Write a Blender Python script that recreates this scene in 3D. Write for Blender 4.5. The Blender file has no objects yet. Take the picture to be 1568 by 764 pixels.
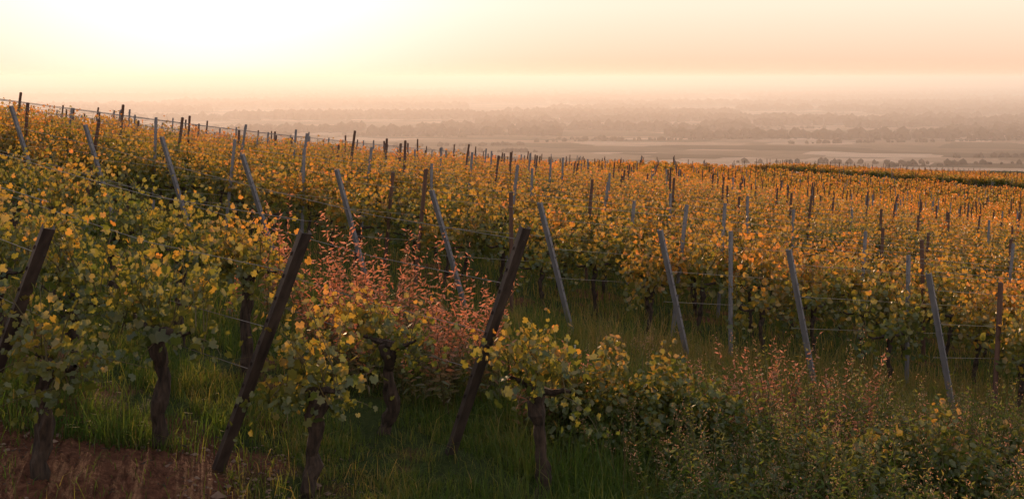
import bpy, math, numpy as np
from mathutils import Matrix, Vector
rng=np.random.default_rng(7)
F=1681.0
scene=bpy.context.scene
# ---------------------------------------------------------------- helpers
def link(o,parent=None):
    scene.collection.objects.link(o)
    if parent is not None: o.parent=parent
    return o
def mk(name,parts,mats,smooth=False):
    """parts: list of (V(N,3), F(M,k), matidx, tint(N) or float)"""
    Vs=[];loops=[];starts=[];mi=[];ti=[];off=0;ls=0
    for V,Fc,m,t in parts:
        V=np.asarray(V,float).reshape(-1,3);Fc=np.asarray(Fc,int)
        if len(Fc)==0: continue
        Vs.append(V);k=Fc.shape[1]
        loops.append((Fc+off).ravel());starts.append(ls+np.arange(len(Fc))*k)
        mi.append(np.full(len(Fc),m));ls+=Fc.size;off+=len(V)
        ti.append(np.broadcast_to(np.asarray(t,float),(len(V),)))
    V=np.concatenate(Vs);L=np.concatenate(loops);S=np.concatenate(starts);M=np.concatenate(mi);T=np.concatenate(ti)
    me=bpy.data.meshes.new(name)
    me.vertices.add(len(V));me.vertices.foreach_set('co',V.ravel().astype(np.float32))
    me.loops.add(len(L));me.loops.foreach_set('vertex_index',L.astype(np.int32))
    me.polygons.add(len(S));me.polygons.foreach_set('loop_start',S.astype(np.int32))
    for m in mats: me.materials.append(m)
    me.polygons.foreach_set('material_index',M.astype(np.int32))
    me.polygons.foreach_set('use_smooth',np.full(len(S),smooth))
    a=me.attributes.new('tint','FLOAT','POINT');a.data.foreach_set('value',T.astype(np.float32))
    me.update(calc_edges=True);me.validate()
    return me
def nrm(v): return v/np.maximum(np.linalg.norm(v,axis=-1,keepdims=True),1e-9)
def tube(P,R,sides=6,gn=0.0,r=rng):
    P=np.asarray(P,float);n=len(P);R=np.broadcast_to(np.asarray(R,float),(n,))
    T=nrm(np.gradient(P,axis=0))
    ref=np.array([1,0,0.]) if abs(T[0][0])<.8 else np.array([0,1.,0])
    A=nrm(np.cross(T,ref));B=np.cross(T,A)
    a=np.linspace(0,2*np.pi,sides,endpoint=False)
    rr=R[:,None]*(1+gn*r.normal(size=(n,sides)))
    V=P[:,None]+rr[...,None]*(np.cos(a)[None,:,None]*A[:,None]+np.sin(a)[None,:,None]*B[:,None])
    V=V.reshape(-1,3)
    i=np.arange(n-1)[:,None]*sides;j=np.arange(sides)[None];j2=(j+1)%sides
    Fc=np.stack([i+j,i+j2,i+sides+j2,i+sides+j],-1).reshape(-1,4)
    V=np.vstack([V,P[-1:]+T[-1:]*R[-1]*.4])
    return V,Fc
def capped(P,R,sides=6,gn=0,r=rng):
    V,Fc=tube(P,R,sides,gn,r);n=len(P);b=(n-1)*sides
    cap=np.array([[b+j,b+(j+1)%sides,len(V)-1] for j in range(sides)])
    return V,Fc,cap
def box(c,s,rot=None):
    x,y,z=[q/2 for q in s]
    V=np.array([[-x,-y,-z],[x,-y,-z],[x,y,-z],[-x,y,-z],[-x,-y,z],[x,-y,z],[x,y,z],[-x,y,z]])
    Fc=np.array([[0,3,2,1],[4,5,6,7],[0,1,5,4],[1,2,6,5],[2,3,7,6],[3,0,4,7]])
    return V+np.array(c),Fc
# leaf templates: (V,F) in local x = tip, z = normal
def leafT(angs,rads,cup=.22):
    pts=[[0,0,-cup*.5]]
    for a,r in zip(angs,rads):
        a=math.radians(a);pts.append([r*math.cos(a)+.1,r*math.sin(a),cup*abs(math.sin(a))*r])
    n=len(angs);Fc=[[0,1+i,1+(i+1)%n] for i in range(n)]
    return np.array(pts),np.array(Fc)
a0=[0,22,46,76,104,148,180];r0=[1,.72,.9,.66,.82,.66,.22]
LEAF_HI=leafT(a0+[-x for x in a0[-2:0:-1]],r0+r0[-2:0:-1])
LEAF_MD=leafT([0,50,75,115,180,-115,-75,-50],[1,.88,.75,.82,.3,.82,.75,.88])
LEAF_LO=leafT([0,70,140,-140,-70],[1,.8,.7,.7,.8])
NARROW=(np.array([[0,0,0],[.4,.16,.05],[1,0,-.12],[.4,-.16,.05]]),np.array([[0,1,2],[0,2,3]]))
def leaves(P,size,T,r=rng,droop=.7,up=.4,dirs=None):
    P=np.asarray(P);N=len(P);LV,LF=T
    n=nrm(r.normal(size=(N,3))*np.array([1,1,.6])+np.array([0,0,up]))
    t=r.normal(size=(N,3))+np.array([0,0,-droop]) if dirs is None else dirs+r.normal(size=(N,3))*.25
    t=nrm(t-(t*n).sum(1,keepdims=True)*n);b=np.cross(n,t)
    s=np.broadcast_to(np.asarray(size,float),(N,))
    cz=r.uniform(-.6,1.8,N)[:,None,None]
    V=P[:,None]+s[:,None,None]*(LV[None,:,0:1]*t[:,None]+LV[None,:,1:2]*b[:,None]+cz*LV[None,:,2:3]*n[:,None])
    Fc=(np.arange(N)[:,None,None]*len(LV)+LF[None]).reshape(-1,3)
    return V.reshape(-1,3),Fc
# ---------------------------------------------------------------- materials
def newmat(name):
    m=bpy.data.materials.new(name);m.use_nodes=True;nt=m.node_tree;nt.nodes.clear()
    out=nt.nodes.new('ShaderNodeOutputMaterial');return m,nt,out
def N(nt,t,**k):
    n=nt.nodes.new(t)
    for a,v in k.items():
        if a in n.inputs.keys(): n.inputs[a].default_value=v
        else: setattr(n,a,v)
    return n
def ramp(nt,stops,fac):
    n=nt.nodes.new('ShaderNodeValToRGB');e=n.color_ramp.elements
    while len(e)<len(stops): e.new(.5)
    for i,(p,c) in enumerate(stops): e[i].position=p;e[i].color=(*c,1)
    nt.links.new(fac,n.inputs[0]);return n
def math_(nt,op,a,b=None):
    n=nt.nodes.new('ShaderNodeMath');n.operation=op
    for i,v in enumerate((a,b)):
        if v is None: continue
        if isinstance(v,(int,float)): n.inputs[i].default_value=v
        else: nt.links.new(v,n.inputs[i])
    return n.outputs[0]
def leafmat(name,stops,trans=.5,tmul=(2.2,1.5,.8),gloss=.05,objvar=.25,nzamp=.6):
    m,nt,out=newmat(name);L=nt.links.new
    at=N(nt,'ShaderNodeAttribute',attribute_name='tint')
    oi=N(nt,'ShaderNodeObjectInfo')
    f=math_(nt,'ADD',at.outputs['Fac'],math_(nt,'MULTIPLY',math_(nt,'SUBTRACT',oi.outputs['Random'],.5),objvar))
    geo=N(nt,'ShaderNodeNewGeometry');nz=N(nt,'ShaderNodeTexNoise',Scale=.35,Detail=2.);L(geo.outputs['Position'],nz.inputs['Vector'])
    f=math_(nt,'ADD',f,math_(nt,'MULTIPLY',math_(nt,'SUBTRACT',nz.outputs['Fac'],.5),nzamp))
    c=ramp(nt,stops,f)
    d=N(nt,'ShaderNodeBsdfDiffuse');L(c.outputs[0],d.inputs['Color'])
    mu=N(nt,'ShaderNodeMix',data_type='RGBA',blend_type='MULTIPLY');mu.inputs[0].default_value=1
    L(c.outputs[0],mu.inputs[6]);mu.inputs[7].default_value=(*tmul,1)
    t=N(nt,'ShaderNodeBsdfTranslucent');L(mu.outputs[2],t.inputs['Color'])
    x=N(nt,'ShaderNodeMixShader');x.inputs[0].default_value=trans;L(d.outputs[0],x.inputs[1]);L(t.outputs[0],x.inputs[2])
    g=N(nt,'ShaderNodeBsdfGlossy',Roughness=.42)
    y=N(nt,'ShaderNodeMixShader');y.inputs[0].default_value=gloss;L(x.outputs[0],y.inputs[1]);L(g.outputs[0],y.inputs[2])
    L(y.outputs[0],out.inputs[0]);return m
def solid(name,c1,c2,scale,rough=.8,metal=0.,bump=.3,stretch=(1,1,1),detail=6.,obj=True):
    m,nt,out=newmat(name);L=nt.links.new
    tc=N(nt,'ShaderNodeTexCoord');mp=N(nt,'ShaderNodeMapping');mp.inputs['Scale'].default_value=stretch
    L(tc.outputs['Object'],mp.inputs[0])
    nz=N(nt,'ShaderNodeTexNoise',Scale=scale,Detail=detail);L(mp.outputs[0],nz.inputs['Vector'])
    c=ramp(nt,[(.3,c1),(.7,c2)],nz.outputs['Fac'])
    p=N(nt,'ShaderNodeBsdfPrincipled',Roughness=rough,Metallic=metal);L(c.outputs[0],p.inputs['Base Color'])
    b=N(nt,'ShaderNodeBump',Strength=bump,Distance=.02);L(nz.outputs['Fac'],b.inputs['Height']);L(b.outputs[0],p.inputs['Normal'])
    L(p.outputs[0],out.inputs[0]);return m
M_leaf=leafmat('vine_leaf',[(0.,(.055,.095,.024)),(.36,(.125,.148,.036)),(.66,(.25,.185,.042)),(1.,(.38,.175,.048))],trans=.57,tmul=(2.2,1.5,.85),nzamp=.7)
M_grass=leafmat('grass_blade',[(0.,(.04,.09,.018)),(.45,(.09,.125,.03)),(.75,(.20,.165,.058)),(1.,(.32,.22,.10))],trans=.48,gloss=.02,tmul=(1.9,1.6,.8))
M_red=leafmat('red_leaf',[(0.,(.09,.12,.04)),(.3,(.17,.13,.06)),(.6,(.42,.17,.09)),(1.,(.56,.27,.16))],trans=.48,tmul=(1.4,1.1,1.),objvar=.1)
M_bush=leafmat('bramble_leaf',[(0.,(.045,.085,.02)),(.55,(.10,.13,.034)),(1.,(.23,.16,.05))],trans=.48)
M_straw=leafmat('seed_head',[(0.,(.28,.19,.11)),(1.,(.48,.29,.18))],trans=.5,tmul=(1.4,1.1,.95))
M_bark=solid('vine_bark',(.014,.009,.007),(.07,.045,.032),30,.95,0,1.,(1,1,.25))
M_stem=solid('shoot_stem',(.05,.05,.015),(.12,.08,.03),10,.7)
M_wood=solid('wood_post',(.07,.036,.028),(.15,.08,.055),25,.9,0,.6,(1,1,.08))
M_steel=solid('galvanised_steel',(.14,.14,.165),(.24,.235,.26),14,.6,.3,.1,(1,1,.3))
M_dark=solid('weathered_steel',(.03,.022,.022),(.09,.065,.055),18,.6,.3,.3,(1,1,.3))
M_wire=solid('wire',(.15,.14,.14),(.25,.22,.2),5,.45,.8,0)
M_tree=leafmat('forest',[(0.,(.035,.038,.02)),(1.,(.08,.06,.035))],trans=.1,gloss=0.)
M_white=solid('dandelion_white',(.5,.48,.45),(.75,.72,.7),50,.9)
M_stone=solid('stone',(.12,.07,.05),(.22,.15,.11),9,.9)
# ---------------------------------------------------------------- terrain
def plane(x,y): return 3.1+.149*x+.044*y
C=[(-6,7),(0,7),(6,7),(-10,14),(0,14),(9,14),(-9.3,21.8),(0,25),(14,20),(0,-10),(-15,-5),(15,-5),(-16,12),(18,10)]
C=[(x,y,plane(x,y)) for x,y in C]+[(-20,25,1.4),(-30,45,2.),(-21,45,2.9),(-10,40,3.9),(0,40,4.9),(20,40,7.4),(-10,60,5.45),(0,60,6.3),(28,60,9.6),
 (30,90,11.2),(60,130,14.8),(.8,85,8.),(16.7,130,11.4),(79,170,17.2),(121,260,22.),(60,200,17.2),(38.5,165,14.3),(60,60,13.),(110,130,20.),(-45,60,1.2),(-45,20,-1.)]
C=np.array(C);SC=50.
def K(d): d=np.maximum(d,1e-6);return d*d*np.log(d)
def fitrbf():
    X=C[:,:2]/SC;n=len(X);A=np.zeros((n+3,n+3));D=np.linalg.norm(X[:,None]-X[None],axis=2)
    A[:n,:n]=K(D)+np.eye(n)*.002;A[:n,n]=1;A[:n,n+1:]=X;A[n,:n]=1;A[n+1:,:n]=X.T
    return X,np.linalg.solve(A,np.concatenate([C[:,2],[0,0,0]]))
RX,RW=fitrbf()
def rbf(x,y):
    P=np.stack([x,y],-1)/SC;D=np.linalg.norm(P[:,None]-RX[None],axis=2)
    return K(D)@RW[:-3]+RW[-3]+P@RW[-2:]
cu=np.array([-4000,-1500,-784,-284,16,216,392,504,784,1500,4000.]);cY=np.array([30,38,45,60,85,130,165,200,260,250,120.])
caz=np.arctan(cu/F);cR=cY/np.cos(caz)
def crest(az): return np.interp(az,np.concatenate([[-np.pi],caz,[np.pi]]),np.concatenate([[40],cR,[60]]))
H=100.
def drop(x,y):
    x=np.atleast_1d(np.asarray(x,float));y=np.atleast_1d(np.asarray(y,float))
    r=np.hypot(x,y);az=np.arctan2(x,y);Rc=crest(az);s=np.minimum(1,Rc/np.maximum(r,1e-6))
    out=np.empty_like(x)
    for i in range(0,len(x),50000):
        sl=slice(i,i+50000);out[sl]=rbf(x[sl]*s[sl],y[sl]*s[sl])
    ex=np.maximum(0,r-Rc)
    out=out+ex*(np.maximum(out,0)/Rc+.07)+np.minimum(ex,300)**2/3000
    q=np.clip((out-H*.7)/(H*.3*2),0,1) # smooth clamp
    out=np.where(out>H*.7,H*.7+H*.3*(2*q-q*q),out)
    return out
def gz(x,y): return -drop(x,y)
def gz1(x,y): return float(-drop([x],[y])[0])
def ground():
    az=np.concatenate([np.linspace(-np.pi,-.62,70,endpoint=False),np.linspace(-.62,.62,420,endpoint=False),np.linspace(.62,np.pi,70)])
    rr=np.concatenate([np.linspace(.5,5,8,endpoint=False),np.linspace(5,30,200,endpoint=False),np.geomspace(30,1200,220,endpoint=False),np.geomspace(1200,90000,60)])
    A,R=np.meshgrid(az,rr);X=(R*np.sin(A)).ravel();Y=(R*np.cos(A)).ravel();Z=gz(X,Y)
    near=np.clip((40-R.ravel())/20,0,1)
    Z+=near*(.03*np.sin(X*2.1+Y)+.025*np.sin(Y*3.3-X*1.7)+.012*rng.normal(size=len(X)))
    na=len(az);nr=len(rr);i=np.arange(nr-1)[:,None]*na;j=np.arange(na-1)[None]
    Fc=np.stack([i+j,i+j+1,i+na+j+1,i+na+j],-1).reshape(-1,4)
    rf=np.repeat(R.reshape(nr,na)[:-1,0],na-1)
    far=rf>700
    m=mk('ground',[(np.stack([X,Y,Z],-1),Fc,0,0.)],[M_soil,M_plain],True)
    m.polygons.foreach_set('material_index',far.astype(np.int32));m.update()
    link(bpy.data.objects.new('ground',m))
def soilmat():
    m,nt,out=newmat('soil_and_turf');L=nt.links.new
    g=N(nt,'ShaderNodeNewGeometry')
    n1=N(nt,'ShaderNodeTexNoise',Scale=.9,Detail=5.);n2=N(nt,'ShaderNodeTexNoise',Scale=14.,Detail=8.,Roughness=.7)
    L(g.outputs['Position'],n1.inputs['Vector']);L(g.outputs['Position'],n2.inputs['Vector'])
    s=ramp(nt,[(.3,(.05,.02,.013)),(.55,(.14,.06,.035)),(.75,(.28,.14,.085))],n2.outputs['Fac'])
    t=ramp(nt,[(.3,(.02,.035,.008)),(.7,(.05,.065,.018))],n2.outputs['Fac'])
    sxy=N(nt,'ShaderNodeSeparateXYZ');L(g.outputs['Position'],sxy.inputs[0])
    bias=math_(nt,'ADD',math_(nt,'MULTIPLY',sxy.outputs[1],.12),math_(nt,'MULTIPLY',sxy.outputs[0],.12))  # turf takes over away from the worked soil
    f=ramp(nt,[(.46,(0,0,0)),(.58,(1,1,1))],math_(nt,'ADD',n1.outputs['Fac'],math_(nt,'MINIMUM',math_(nt,'MAXIMUM',math_(nt,'SUBTRACT',bias,.83),-.12),.12)))
    mx=N(nt,'ShaderNodeMix',data_type='RGBA');L(f.outputs[0],mx.inputs[0]);L(s.outputs[0],mx.inputs[6]);L(t.outputs[0],mx.inputs[7])
    p=N(nt,'ShaderNodeBsdfPrincipled',Roughness=.95);L(mx.outputs[2],p.inputs['Base Color']);p.inputs['Specular IOR Level'].default_value=.1
    b=N(nt,'ShaderNodeBump',Strength=1.,Distance=.06);L(n2.outputs['Fac'],b.inputs['Height']);L(b.outputs[0],p.inputs['Normal'])
    L(p.outputs[0],out.inputs[0]);return m
def plainmat():
    m,nt,out=newmat('farmland');L=nt.links.new
    g=N(nt,'ShaderNodeNewGeometry');mp=N(nt,'ShaderNodeMapping');mp.inputs['Rotation'].default_value=(0,0,.3);mp.inputs['Scale'].default_value=(1/140,1/80,0)
    L(g.outputs['Position'],mp.inputs[0])
    v=N(nt,'ShaderNodeTexVoronoi',Scale=1.);v.distance='CHEBYCHEV';L(mp.outputs[0],v.inputs['Vector'])
    sp=N(nt,'ShaderNodeSeparateColor');L(v.outputs['Color'],sp.inputs[0])
    n2=N(nt,'ShaderNodeTexNoise',Scale=.03,Detail=6.);L(g.outputs['Position'],n2.inputs['Vector'])
    fac=math_(nt,'ADD',sp.outputs[0],math_(nt,'MULTIPLY',math_(nt,'SUBTRACT',n2.outputs['Fac'],.5),.5))
    c=ramp(nt,[(0.,(.07,.055,.03)),(.3,(.13,.09,.055)),(.5,(.20,.135,.085)),(.7,(.28,.185,.12)),(.85,(.36,.24,.165)),(1.,(.48,.34,.25))],fac)
    p=N(nt,'ShaderNodeBsdfDiffuse');L(c.outputs[0],p.inputs[0]);L(p.outputs[0],out.inputs[0]);return m
M_soil=soilmat();M_plain=plainmat()
ground()
# ---------------------------------------------------------------- vine generator (x = along row)
def vine_parts(cx,r,spread=.62,nsh=15,lps=20,ls=.065,T=LEAF_HI,top=1.85,head=.8,trunk=True,tr=.05,stems=True,sides=8,width=.16,tbase=.25):
    parts=[]
    if trunk:
        n=12;zz=np.linspace(-.1,head,n);wx=np.cumsum(r.normal(size=n)*.022);wy=np.cumsum(r.normal(size=n)*.018)
        P=np.stack([cx+wx-wx[-1]*.5,wy,zz],-1);R=tr*(1.15-.35*np.linspace(0,1,n))*(1+.12*r.normal(size=n));R[-3:]*=1.45;R[0]*=1.3
        V,Fq,cap=capped(P,R,sides,.15,r);parts+=[(V,Fq,0,0.),(V,cap,0,0.)]
        hd=P[-1]
        for s in(-1,1):
            q=np.linspace(0,1,5)[:,None]
            PP=hd+q*np.array([s*spread*.8,0,.06])+np.concatenate([np.zeros((1,3)),r.normal(size=(4,3))*.02])
            V,Fq=tube(PP,np.linspace(tr*.75,.012,5),5,.1,r);parts.append((V,Fq,0,0.))
    LP=[];SZ=[];TN=[]
    for i in range(nsh):
        b=np.array([cx+r.uniform(-1,1)*spread,r.normal()*.05,head+r.uniform(-.12,.15)])
        ln=r.uniform(.5,1.)*(top-head)*1.1
        lean=np.array([r.normal()*.25,r.normal()*.22,1.])
        if r.random()<.25: lean=np.array([r.normal()*.5,r.choice([-1,1])*.6,r.uniform(-.5,.3)]);ln*=.6
        q=np.linspace(0,1,6)[:,None]
        P=b+q*lean*ln+q**2*np.array([r.normal()*.15,r.normal()*.15,-.12])
        if stems:
            V,Fq=tube(P,np.linspace(.006,.002,6),3,0,r);parts.append((V,Fq,2,0.))
        k=lps
        qq=r.random(k)**.8;Q=np.stack([np.interp(qq,q[:,0],P[:,a]) for a in range(3)],-1)
        Q+=r.normal(size=(k,3))*np.array([.09,width*.6,.06])
        LP.append(Q);SZ.append(ls*(1.15-.55*qq)*r.uniform(.6,1.25,k))
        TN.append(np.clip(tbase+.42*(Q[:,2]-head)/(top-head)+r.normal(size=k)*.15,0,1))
    LP=np.concatenate(LP);SZ=np.concatenate(SZ);TN=np.concatenate(TN)
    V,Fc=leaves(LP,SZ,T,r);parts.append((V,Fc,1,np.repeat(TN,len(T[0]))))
    return parts
VM=[M_bark,M_leaf,M_stem]
def section(L,nv,seed,**k):
    r=np.random.default_rng(seed);p=[]
    for i in range(nv): p+=vine_parts(-L/2+(i+.5)*L/nv,r,**k)
    return mk('vine_section',p,VM)
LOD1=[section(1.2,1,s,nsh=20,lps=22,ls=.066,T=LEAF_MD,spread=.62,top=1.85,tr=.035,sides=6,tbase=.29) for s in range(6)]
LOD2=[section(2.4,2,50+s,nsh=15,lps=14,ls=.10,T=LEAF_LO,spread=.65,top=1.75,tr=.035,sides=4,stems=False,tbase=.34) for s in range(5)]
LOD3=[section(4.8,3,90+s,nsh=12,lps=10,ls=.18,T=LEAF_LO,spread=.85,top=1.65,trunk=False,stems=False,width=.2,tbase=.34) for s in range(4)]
def steel_profile(h,w=.055,d=.04,notch=True):
    parts=[]
    V,Fc=box((0,0,h/2),(w,.006,h));parts.append((V,Fc,0,0.))
    for s in(-1,1):
        V,Fc=box((s*(w/2-.003),d/2+.003,h/2),(.006,d,h));parts.append((V,Fc,0,0.))
        if notch:
            for z in np.arange(.5,h-.05,.2):
                V,Fc=box((s*(w/2+.006),d*.6,z),(.012,.01,.03));parts.append((V,Fc,0,0.))
    return parts
ME_steel=mk('steel_post',steel_profile(2.2,.05,.04),[M_steel])
def woodpost(h,seed):
    r=np.random.default_rng(seed);P=np.stack([np.cumsum(r.normal(size=6)*.004),np.cumsum(r.normal(size=6)*.004),np.linspace(-.15,h,6)],-1)
    V,Fq,cap=capped(P,.036,7,.05,r);return mk('wooden_post',[(V,Fq,0,0.),(V,cap,0,0.)],[M_wood])
ME_wood=[woodpost(h,i) for i,h in enumerate((2.0,2.1,2.25))]
RD=np.array([.83,.557]);RD/=np.linalg.norm(RD)
P0=np.array([-9.26,21.8]);DV=np.array([1.702,-.756])
def visible(x,y,m=.12):
    r=math.hypot(x,y);az=math.atan2(x,y)
    return y>5 and abs(x/y)<.466+m+2.5/y and r<crest(az)+12
def inst(me,parent,start,x,y,rd,flip=False,zoff=0,tilt=0,sc=1.):
    e=.6;z=gz1(x,y);z2=gz1(x+rd[0]*e,y+rd[1]*e)
    X=Vector((rd[0],rd[1],(z2-z)/e)).normalized()
    if flip: X=-X
    Z=Vector((0,0,1));Yv=Z.cross(X).normalized()
    M=Matrix(((X[0],Yv[0],0,x),(X[1],Yv[1],0,y),(X[2],Yv[2],1,z+zoff),(0,0,0,1)))
    M=M@Matrix.Diagonal((1,1,sc,1))
    if tilt: M=M@Matrix.Rotation(tilt,4,'Y')@Matrix.Rotation(tilt*.6,4,'X')
    o=bpy.data.objects.new(me.name.split('.')[0],me);link(o,parent)
    o.matrix_basis=Matrix.Translation(-start)@M
    return o
def strut(name,mesh_parts_h,base,top,mats,roll=0.,mesh=None):
    b=Vector(base);t=Vector(top);d=t-b
    me=mesh
    q=d.to_track_quat('Z','Y')
    o=bpy.data.objects.new(name,me);link(o);o.rotation_mode='QUATERNION';o.rotation_quaternion=q@Matrix.Rotation(roll,4,'Z').to_quaternion();o.location=b
    o.scale=(1,1,d.length/mesh_parts_h);return o
ME_end=mk('end_post',steel_profile(2.5,.07,.05),[M_steel])
nobj=0
for k in range(-62,13):
    S=P0+k*DV
    st=Vector((S[0],S[1],gz1(*S)))
    row=None;t=.9
    r=np.random.default_rng(1000+k)
    nextpost=r.uniform(.8,2.0)
    while t<320:
        x,y=S+RD*t;D=math.hypot(x,y)
        if D<42:L,lod=1.2,LOD1
        elif D<105:L,lod=2.4,LOD2
        else:L,lod=4.8,LOD3
        xc,yc=S+RD*(t+L/2)
        if visible(xc,yc) and not(138<yc<162 and xc>18):
            if row is None:
                row=bpy.data.objects.new('vine_row',None);row.empty_display_size=.3;link(row);row.location=st
            if r.random()>.03:
                inst(lod[r.integers(len(lod))],row,st,xc+r.normal()*.03,yc+r.normal()*.03,RD,r.random()<.5,0,0,r.uniform(.88,1.1));nobj+=1
            if t>=nextpost:
                if r.random()<(.4 if D<60 else .25): inst(ME_steel,row,st,xc-RD[0]*L/2,yc-RD[1]*L/2,RD,False,-.1,r.normal()*.03,r.uniform(.93,1.08))
                else: inst(ME_wood[r.integers(3)],row,st,xc-RD[0]*L/2,yc-RD[1]*L/2,RD,False,0,r.normal()*.035,r.uniform(.93,1.08))
                nextpost=t+4.2+r.uniform(-.5,.5);nobj+=1
        t+=L
    if row is not None and math.hypot(*S)<60:
        parts=[]
        for h in(.85,1.3,1.75,2.0):
            tt=np.arange(-.5,32,1.6);X=S[0]+RD[0]*tt;Y=S[1]+RD[1]*tt;Z=gz(X,Y)+h-.01*np.abs(np.sin(tt*.6))
            V,Fq=tube(np.stack([X-S[0],Y-S[1],Z-st[2]],-1),.0028,3);parts.append((V,Fq,0,0.))
        link(bpy.data.objects.new('wires',mk('wires',parts,[M_wire])),row)
    # slanted end post
    if visible(S[0],S[1],.3) and k>-30:
        lean=.62+r.normal()*.06
        tx,ty=S-RD*lean
        strut('vineyard_end_post',2.5,(S[0],S[1],st[2]-.1),(tx,ty,st[2]+2.05+r.normal()*.05),None,.4,ME_end)
print('instances',nobj)
# ---------------------------------------------------------------- foreground rows
FR=np.array([-1.14,1.]);FR/=np.linalg.norm(FR)
ME_fpost=mk('dark_end_post',steel_profile(2.3,.085,.06),[M_dark])
for (bx,by,px,py,pz) in [(-4.2,8.4,-3.35,7.95,-1.09),(-2.38,8.8,-1.56,8.35,-1.18),(-.59,10.,.13,9.5,-1.30)]:
    strut('vineyard_end_post',2.3,(bx,by,gz1(bx,by)-.1),(px,py,pz),None,-.5,ME_fpost)
fg=[(-3.4,8.0),(-4.6,9.0),(-5.6,10.0),(-1.56,8.55),(-2.95,9.2),(-4.1,10.2),(-5.1,11.1),(-6.1,12),
    (.22,9.25),(-1.18,10.4),(-2.9,11.9),(-3.95,12.9),(-5.0,13.9),(-6.1,14.9),(-7.2,16.)]
ang=math.atan2(FR[1],FR[0])
for i,(x,y) in enumerate(fg):
    r=np.random.default_rng(300+i)
    hd=[.85,.8,.8,.8,.95,.9,.9,.9,.9,.9,1.05,1.0,1,1,1][i]
    tp={0:1.65,3:1.6,8:1.5,9:1.45}.get(i,1.85)
    last=i in(0,3,8,9)
    sp={3:.3,0:.4,8:.42,9:.45}.get(i,.6)
    p=vine_parts(0,r,spread=sp,nsh=25 if not last else 17,lps=24,ls=.055,T=LEAF_HI,top=tp,head=hd,tr=.058,sides=10,width=.26,tbase=.17)
    o=bpy.data.objects.new('grapevine',mk('grapevine',p,VM));link(o);o.location=(x,y,gz1(x,y));o.rotation_euler=(0,0,ang)
for (sx,sy,tx_,ty_,tz_) in [(-3.4,8,-3.35,7.95,-1.09),(-2.38,8.8,-1.56,8.35,-1.18),(-.59,10,.13,9.5,-1.3)]:
    parts=[]
    for h in(2.05,1.65,1.2,.85):
        tt=np.arange(0,14,1.);X=sx+FR[0]*tt;Y=sy+FR[1]*tt;Z=gz(X,Y)+h-.02*np.abs(np.sin(tt*.5))
        f=h/2.1
        X[0]=sx+(tx_-sx)*f;Y[0]=sy+(ty_-sy)*f
        V,Fq=tube(np.stack([X,Y,Z],-1),.003,4);parts.append((V,Fq,0,0.))
    link(bpy.data.objects.new('trellis_wires',mk('trellis_wires',parts,[M_wire])))
# ---------------------------------------------------------------- grass
def nz(x,y,s=1.,o=0.): return (np.sin(x*1.3*s+o)+np.sin(y*1.7*s+1.3+o)+np.sin((x+y)*.9*s+2.1)+np.sin((x-y)*2.3*s+.7*o))/4
def blades(X,Y,hgt,w,tint,lean=.45,r=rng):
    n=len(X);Z=gz(X,Y)-.02;a=r.uniform(0,2*np.pi,n);side=np.stack([np.cos(a),np.sin(a),0*a],-1)
    l=nrm(r.normal(size=(n,3))*[1,1,0]);b=np.stack([X,Y,Z],-1);lm=(r.random(n)*lean)[:,None];h=hgt[:,None]
    up=np.array([0,0,1.]);w=w[:,None]
    mid=b+up*h*.6+l*h*lm*.35;tip=b+up*h*(1-.3*lm)+l*h*lm*1.3
    V=np.stack([b-side*w,b+side*w,mid-side*w*.7,mid+side*w*.7,tip],1).reshape(-1,3)
    i=np.arange(n)[:,None]*5
    return V,i+np.array([[0,1,3,2]]),i+np.array([[2,3,4]]),np.repeat(tint,5)
def grass_obj(name,n,yr,hs,seed,wid=.004,right=0.):
    r=np.random.default_rng(seed)
    Y=yr[0]+(yr[1]-yr[0])*r.random(n)**1.3;X=(r.random(n)*2-1)*(.5*Y+1.2)
    keep=np.ones(n,bool)
    soil=(X+2.3+.4*nz(X,Y,2)<-(Y-9.2)*.25)&(Y<9.0+.3*nz(X,Y,3))
    keep&=~(soil&(r.random(n)<.96))
    for (sx,sy) in [(-1.53,8.55),(.22,9.25)]:
        d=np.abs((X-sx)*FR[1]-(Y-sy)*FR[0]);along=(X-sx)*FR[0]+(Y-sy)*FR[1]
        keep&=~((d<.3+.15*nz(X,Y,4))&(along>-.2)&(r.random(n)<.85))
    keep&=(nz(X,Y,1.5,2)+.6*nz(X,Y,5,1)+r.normal(size=n)*.3>-.6)
    if right: keep&=(X>-.2+r.normal(size=n)*.8)|(r.random(n)<.2)
    X=X[keep];Y=Y[keep];n=len(X)
    big=.75+.45*nz(X,Y,1.1,.5)+.35*nz(X,Y,6,2)+.3*(X>0)
    h=hs*big*r.uniform(.35,1.25,n);tint=np.clip(.22+.25*nz(X,Y,.8,3)+.2*nz(X,Y,4.5,1)+r.normal(size=n)*.17+.25*np.clip(X-.5,0,1)+.15*(Y>12),0,1)
    V,q,t,T=blades(X,Y,np.maximum(h,.03),np.full(n,wid)*r.uniform(.6,1.4,n),tint,.9,r)
    me=mk(name,[(V,q,0,T),(V,t,0,T)],[M_grass]);link(bpy.data.objects.new(name,me))
grass_obj('grass',240000,(6.5,17.5),.22,1,.0038)
grass_obj('long_grass',45000,(6.5,17.5),.5,2,.003,1)
def alley():
    r=np.random.default_rng(5);n=60000;Y=r.uniform(14,34,n);X=(r.random(n)*2-1)*.55*Y
    V,q,t,T=blades(X,Y,r.uniform(.08,.35,n),np.full(n,.006),r.uniform(.1,.9,n),.6,r)
    link(bpy.data.objects.new('alley_grass',mk('alley_grass',[(V,q,0,T),(V,t,0,T)],[M_grass])))
alley()
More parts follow.
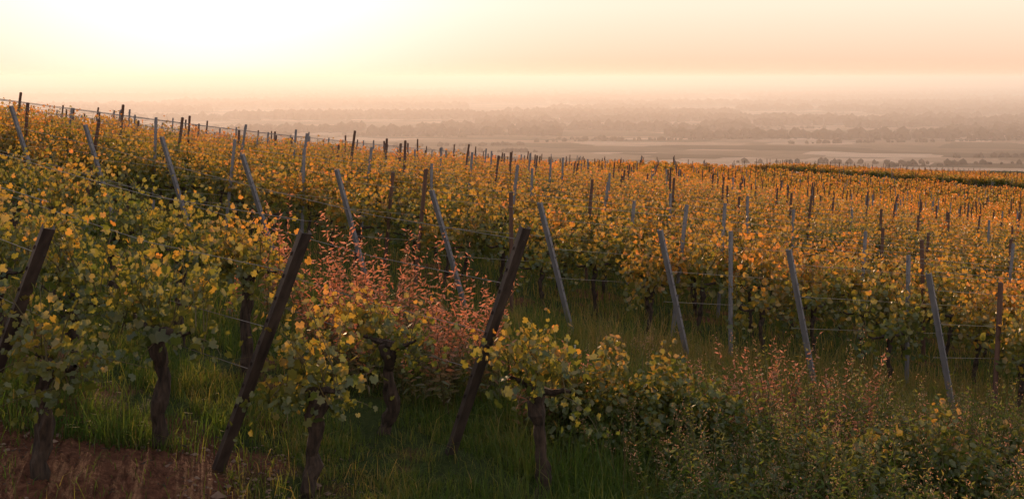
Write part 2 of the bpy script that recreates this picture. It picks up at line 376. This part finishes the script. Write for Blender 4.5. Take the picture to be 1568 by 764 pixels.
# ---------------------------------------------------------------- weeds
def stalk(base,h,r,leafsize,nl,mat,head=0,headmat=3,lean=.15):
    q=np.linspace(0,1,6)[:,None];d=np.array([r.normal()*lean,r.normal()*lean,1.])
    P=np.array(base)+q*d*h+q**2*r.normal(size=3)*np.array([.1,.1,0])*h
    parts=[(*tube(P,np.linspace(.005,.002,6),3),2,0.)]
    qq=np.linspace(.12,.98,nl)+r.normal(size=nl)*.01;Q=np.stack([np.interp(qq,q[:,0],P[:,a]) for a in range(3)],-1)
    a=np.arange(nl)*2.4+r.random()*6;dirs=np.stack([np.cos(a),np.sin(a),np.full(nl,.5)],-1)
    V,Fc=leaves(Q,leafsize*(1.2-.7*qq)*r.uniform(.7,1.2,nl),NARROW,r,dirs=dirs,up=1.)
    parts.append((V,Fc,mat,np.repeat(np.clip((-.1+.95*qq if mat==1 else .05+.5*qq)+r.normal(size=nl)*.14,0,1),4)))
    if head:
        m=head;qh=r.uniform(.72,1.08,m);Q=P[0]+qh[:,None]*(P[-1]-P[0])+r.normal(size=(m,3))*.026
        V,Fc=leaves(Q,.023,NARROW,r);parts.append((V,Fc,headmat,np.repeat(r.random(m),4)))
    return parts
WM=[M_bark,M_red,M_stem,M_straw,M_bush,M_grass]
def weed(name,cx,cy,rad,n,h,ls,nl,mat,head=0,seed=0,ell=1.):
    r=np.random.default_rng(seed);parts=[];z0=gz1(cx,cy)
    for i in range(n):
        a=r.uniform(0,6.28);q=rad*math.sqrt(r.random());x=q*math.cos(a)*ell;y=q*math.sin(a)
        z=gz1(cx+x,cy+y)-z0
        hh=head if r.random()<.6 else 0
        parts+=stalk((x,y,z),h*r.uniform(.6,1.1)*(1-.35*(q/rad)**2),r,ls,nl,mat,hh)
    o=bpy.data.objects.new(name,mk(name,parts,WM));link(o);o.location=(cx,cy,z0)
for i,(x,y,rad,n,h) in enumerate([(-1.95,12.4,.5,36,1.9),(-1.1,12.7,.6,42,1.85),(-.35,12.3,.5,24,1.5),(.3,11.2,.3,16,1.25),(-3.3,14.5,.5,16,1.8),(-1.5,11.9,.4,22,1.7),(-.7,11.6,.35,14,1.45)]):
    weed('red_leaved_shrub',x,y,rad,n,h,.115,46,1,0,40+i)
def bush(name,cx,cy,lobes,n,seed,ls=.045,mat=M_bush):
    r=np.random.default_rng(seed);P=[];z0=gz1(cx,cy);parts=[]
    for (x,y,rx,ry,rz) in lobes:
        m=int(n*rx*rz);u=nrm(r.normal(size=(m,3)));u[:,2]=np.abs(u[:,2])
        rad=(1-.55*r.random(m)**1.3)*(1+.2*np.sin(u[:,0]*7+x*3)+.16*np.sin(u[:,2]*9+u[:,1]*6))
        P.append(np.array([x,y,0])+u*rad[:,None]*np.array([rx,ry,rz]))
        for j in range(30):
            d=nrm(r.normal(size=3)*[1,1,.3]+[0,0,1]);L=r.uniform(.8,1.45);q=np.linspace(0,1,7)[:,None]
            pp=np.array([x,y,0])+q*d*np.array([rx,ry,rz*1.15])*L-q**3*np.array([0,0,.15])
            parts.append((*tube(pp,np.linspace(.006,.002,7),3),1,0.))
            qq=r.random(26);Q=np.stack([np.interp(qq,q[:,0],pp[:,a]) for a in range(3)],-1)+r.normal(size=(26,3))*.03;P.append(Q)
    P=np.concatenate(P);V,Fc=leaves(P,ls*r.uniform(.6,1.3,len(P)),LEAF_LO,r,up=.8)
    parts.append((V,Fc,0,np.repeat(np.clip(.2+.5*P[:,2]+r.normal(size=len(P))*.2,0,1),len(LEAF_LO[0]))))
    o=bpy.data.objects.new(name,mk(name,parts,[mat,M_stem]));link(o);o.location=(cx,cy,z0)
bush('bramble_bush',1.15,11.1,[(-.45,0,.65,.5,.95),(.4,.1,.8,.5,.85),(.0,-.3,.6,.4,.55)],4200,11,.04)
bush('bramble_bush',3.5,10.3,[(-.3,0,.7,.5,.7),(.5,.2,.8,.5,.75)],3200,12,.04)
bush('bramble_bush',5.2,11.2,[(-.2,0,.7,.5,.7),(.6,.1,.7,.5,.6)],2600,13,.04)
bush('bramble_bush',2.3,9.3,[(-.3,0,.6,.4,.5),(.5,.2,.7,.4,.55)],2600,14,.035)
rr=np.random.default_rng(77)
for i in range(70):
    y=rr.uniform(8.4,12.8);x=rr.uniform(1.4,.5*y+.6)
    weed('tall_weed',x,y,.45,13,rr.uniform(.65,1.15)*(1.2 if x>2.4 else .85),.09,32,[5,4,5,4,5,4,1][i%7],22 if i%3 else 0,200+i)
for i in range(18):
    y=rr.uniform(9.5,14.8);x=rr.uniform(1.2,.5*y)
    weed('seeding_grass',x,y,.7,20,rr.uniform(.5,.85),.06,5,5,26,400+i)
def dand():
    r=np.random.default_rng(9);parts=[]
    for i in range(12):
        x=r.uniform(.3,5);y=r.uniform(11.5,15.5);z=gz1(x,y);h=r.uniform(.3,.5)
        P=np.array([[x,y,z],[x+.01,y,z+h*.5],[x+.02*r.normal(),y,z+h]]);parts.append((*tube(P,.0025,3),1,0.))
        V,Fc=leaves(np.repeat(P[-1:],26,0),.02,NARROW,r,up=0,droop=0);parts.append((V,Fc,0,0.))
    link(bpy.data.objects.new('dandelion_clocks',mk('dandelion_clocks',parts,[M_white,M_stem])))
dand()
def litter():
    r=np.random.default_rng(21);n=1500;Y=r.uniform(6.8,9.6,n);X=r.uniform(-5.5,-1.,n)
    Z=gz(X,Y)+.0
    B=np.array([[1,0,0],[-1,0,0],[0,1,0],[0,-1,0],[0,0,1],[0,0,-1]])*1.;FB=np.array([[0,2,4],[2,1,4],[1,3,4],[3,0,4],[2,0,5],[1,2,5],[3,1,5],[0,3,5]])
    s=r.lognormal(-4.3,.5,n);V=np.stack([X,Y,Z],-1)[:,None]+B[None]*s[:,None,None]*r.uniform(.6,1.3,(n,6,1))*np.array([1,1,.6])
    Fc=(np.arange(n)[:,None,None]*6+FB).reshape(-1,3)
    link(bpy.data.objects.new('pebbles',mk('pebbles',[(V.reshape(-1,3),Fc,0,0.)],[M_stone])))
    n=1500;Y=r.uniform(6.8,10,n);X=r.uniform(-5.5,-.5,n);P=np.stack([X,Y,gz(X,Y)+.035],-1)
    V,Fc=leaves(P,r.uniform(.02,.06,n),NARROW,r,up=3,droop=0)
    link(bpy.data.objects.new('dry_leaf_litter',mk('dry_leaf_litter',[(V,Fc,0,np.repeat(r.random(n),4))],[M_bark])))
litter()
# ---------------------------------------------------------------- distant forests on the plain
def forest():
    import bmesh
    bm=bmesh.new();bmesh.ops.create_icosphere(bm,subdivisions=1,radius=1);BV=np.array([v.co[:] for v in bm.verts]);BF=np.array([[v.index for v in f.verts] for f in bm.faces]);bm.free()
    r=np.random.default_rng(35)
    for s in range(175):
        hedge=s>=140
        Y=r.uniform(1250,3200) if hedge else 1800*(19**(r.random()**.85))
        u=r.uniform(-.3,.6) if hedge else r.uniform(-.55,.6);cx=u*Y
        L=r.uniform(60,450) if hedge else Y*r.uniform(.06,.4);Wd=6 if hedge else min(Y*.03,300)+20;n=int(L/7)+4 if hedge else int(min(420,max(60,L/3.5)))
        x=cx+r.uniform(-.5,.5,n)*L;y=Y+r.normal(size=n)*Wd*.4+(x-cx)*r.normal()*.25
        sz=r.uniform(1.5,4.5,n) if hedge else r.uniform(3,8,n)*(1+min(Y,15000)/5000.)
        V=np.stack([x,y,gz(x,y)+sz*.6],-1)[:,None]+BV[None]*sz[:,None,None]*np.array([1.1,1.1,1.])*r.uniform(.7,1.25,(n,len(BV),1))
        Fc=(np.arange(n)[:,None,None]*len(BV)+BF).reshape(-1,3)
        nm='distant_hedgerow' if hedge else 'distant_forest'
        link(bpy.data.objects.new(nm,mk(nm,[(V.reshape(-1,3),Fc,0,np.repeat(r.random(n),len(BV)))],[M_tree])))
forest()
# ---------------------------------------------------------------- mist volume
SUN_AZ=math.radians(-15.1);SUN_EL=math.radians(6.0)
def mist(name,x0,x1,y0,y1,z0,z1,dens,g,col):
    V,Fc=box(((x0+x1)/2,(y0+y1)/2,(z0+z1)/2),(x1-x0,y1-y0,z1-z0))
    m,nt,out=newmat(name);v=N(nt,'ShaderNodeVolumeScatter',Density=dens,Anisotropy=g);v.inputs['Color'].default_value=(*col,1)
    nt.links.new(v.outputs[0],out.inputs['Volume'])
    link(bpy.data.objects.new(name,mk(name,[(V,Fc,0,0.)],[m])))
mist('morning_mist',-60000,60000,700,70000,-140,12,1/1700,.32,(1,.78,.70))
# ---------------------------------------------------------------- world + sun
w=bpy.data.worlds.new('World');scene.world=w;w.use_nodes=True;nt=w.node_tree;nt.nodes.clear();L=nt.links.new
out=nt.nodes.new('ShaderNodeOutputWorld')
sk=N(nt,'ShaderNodeTexSky',sky_type='NISHITA',sun_disc=False,sun_elevation=SUN_EL,sun_rotation=SUN_AZ,air_density=1.,dust_density=1.,ozone_density=1.)
b1=N(nt,'ShaderNodeBackground',Strength=.05)
sm=N(nt,'ShaderNodeMix',data_type='RGBA',blend_type='MULTIPLY');sm.inputs[0].default_value=1;L(sk.outputs[0],sm.inputs[6]);sm.inputs[7].default_value=(.30,.15,.42,1);L(sm.outputs[2],b1.inputs[0])
sd=Vector((math.sin(SUN_AZ)*math.cos(SUN_EL),math.cos(SUN_AZ)*math.cos(SUN_EL),math.sin(SUN_EL)))
tc=N(nt,'ShaderNodeTexCoord');vn=N(nt,'ShaderNodeVectorMath',operation='NORMALIZE');L(tc.outputs['Generated'],vn.inputs[0])
dp=N(nt,'ShaderNodeVectorMath',operation='DOT_PRODUCT');L(vn.outputs[0],dp.inputs[0]);dp.inputs[1].default_value=sd
gl=math_(nt,'POWER',math_(nt,'MAXIMUM',dp.outputs['Value'],0.),60.)
sx=N(nt,'ShaderNodeSeparateXYZ');L(vn.outputs[0],sx.inputs[0])
cr=ramp(nt,[(0.,(.97,.61,.41)),(.02,(.98,.68,.48)),(.065,(1.,.86,.64)),(.25,(.90,.80,.68)),(.5,(.68,.63,.60)),(1.,(.50,.50,.55))],sx.outputs[2])
b2=N(nt,'ShaderNodeBackground',Strength=.98);L(cr.outputs[0],b2.inputs[0])
b3=N(nt,'ShaderNodeBackground');b3.inputs[0].default_value=(.6,.56,.98,1);L(math_(nt,'MULTIPLY',gl,.35),b3.inputs[1])
a1=nt.nodes.new('ShaderNodeAddShader');a2=nt.nodes.new('ShaderNodeAddShader')
L(b1.outputs[0],a1.inputs[0]);L(b2.outputs[0],a1.inputs[1]);L(a1.outputs[0],a2.inputs[0]);L(b3.outputs[0],a2.inputs[1]);L(a2.outputs[0],out.inputs[0])
sl=bpy.data.lights.new('sun','SUN');sl.energy=5;sl.angle=math.radians(.5);sl.color=(1,.61,.34)
so=bpy.data.objects.new('sun',sl);link(so);so.rotation_mode='QUATERNION';so.rotation_quaternion=sd.to_track_quat('Z','Y')
# ---------------------------------------------------------------- camera
cd=bpy.data.cameras.new('camera');co=bpy.data.objects.new('camera',cd);link(co);co.location=(0,0,0);co.rotation_euler=(math.radians(90),0,0)
cd.sensor_width=36;cd.lens=36*F/1568;cd.shift_y=-262/1568;cd.clip_start=.1;cd.clip_end=200000
scene.camera=co
scene.view_settings.view_transform='Standard';scene.view_settings.look='None';scene.view_settings.exposure=0
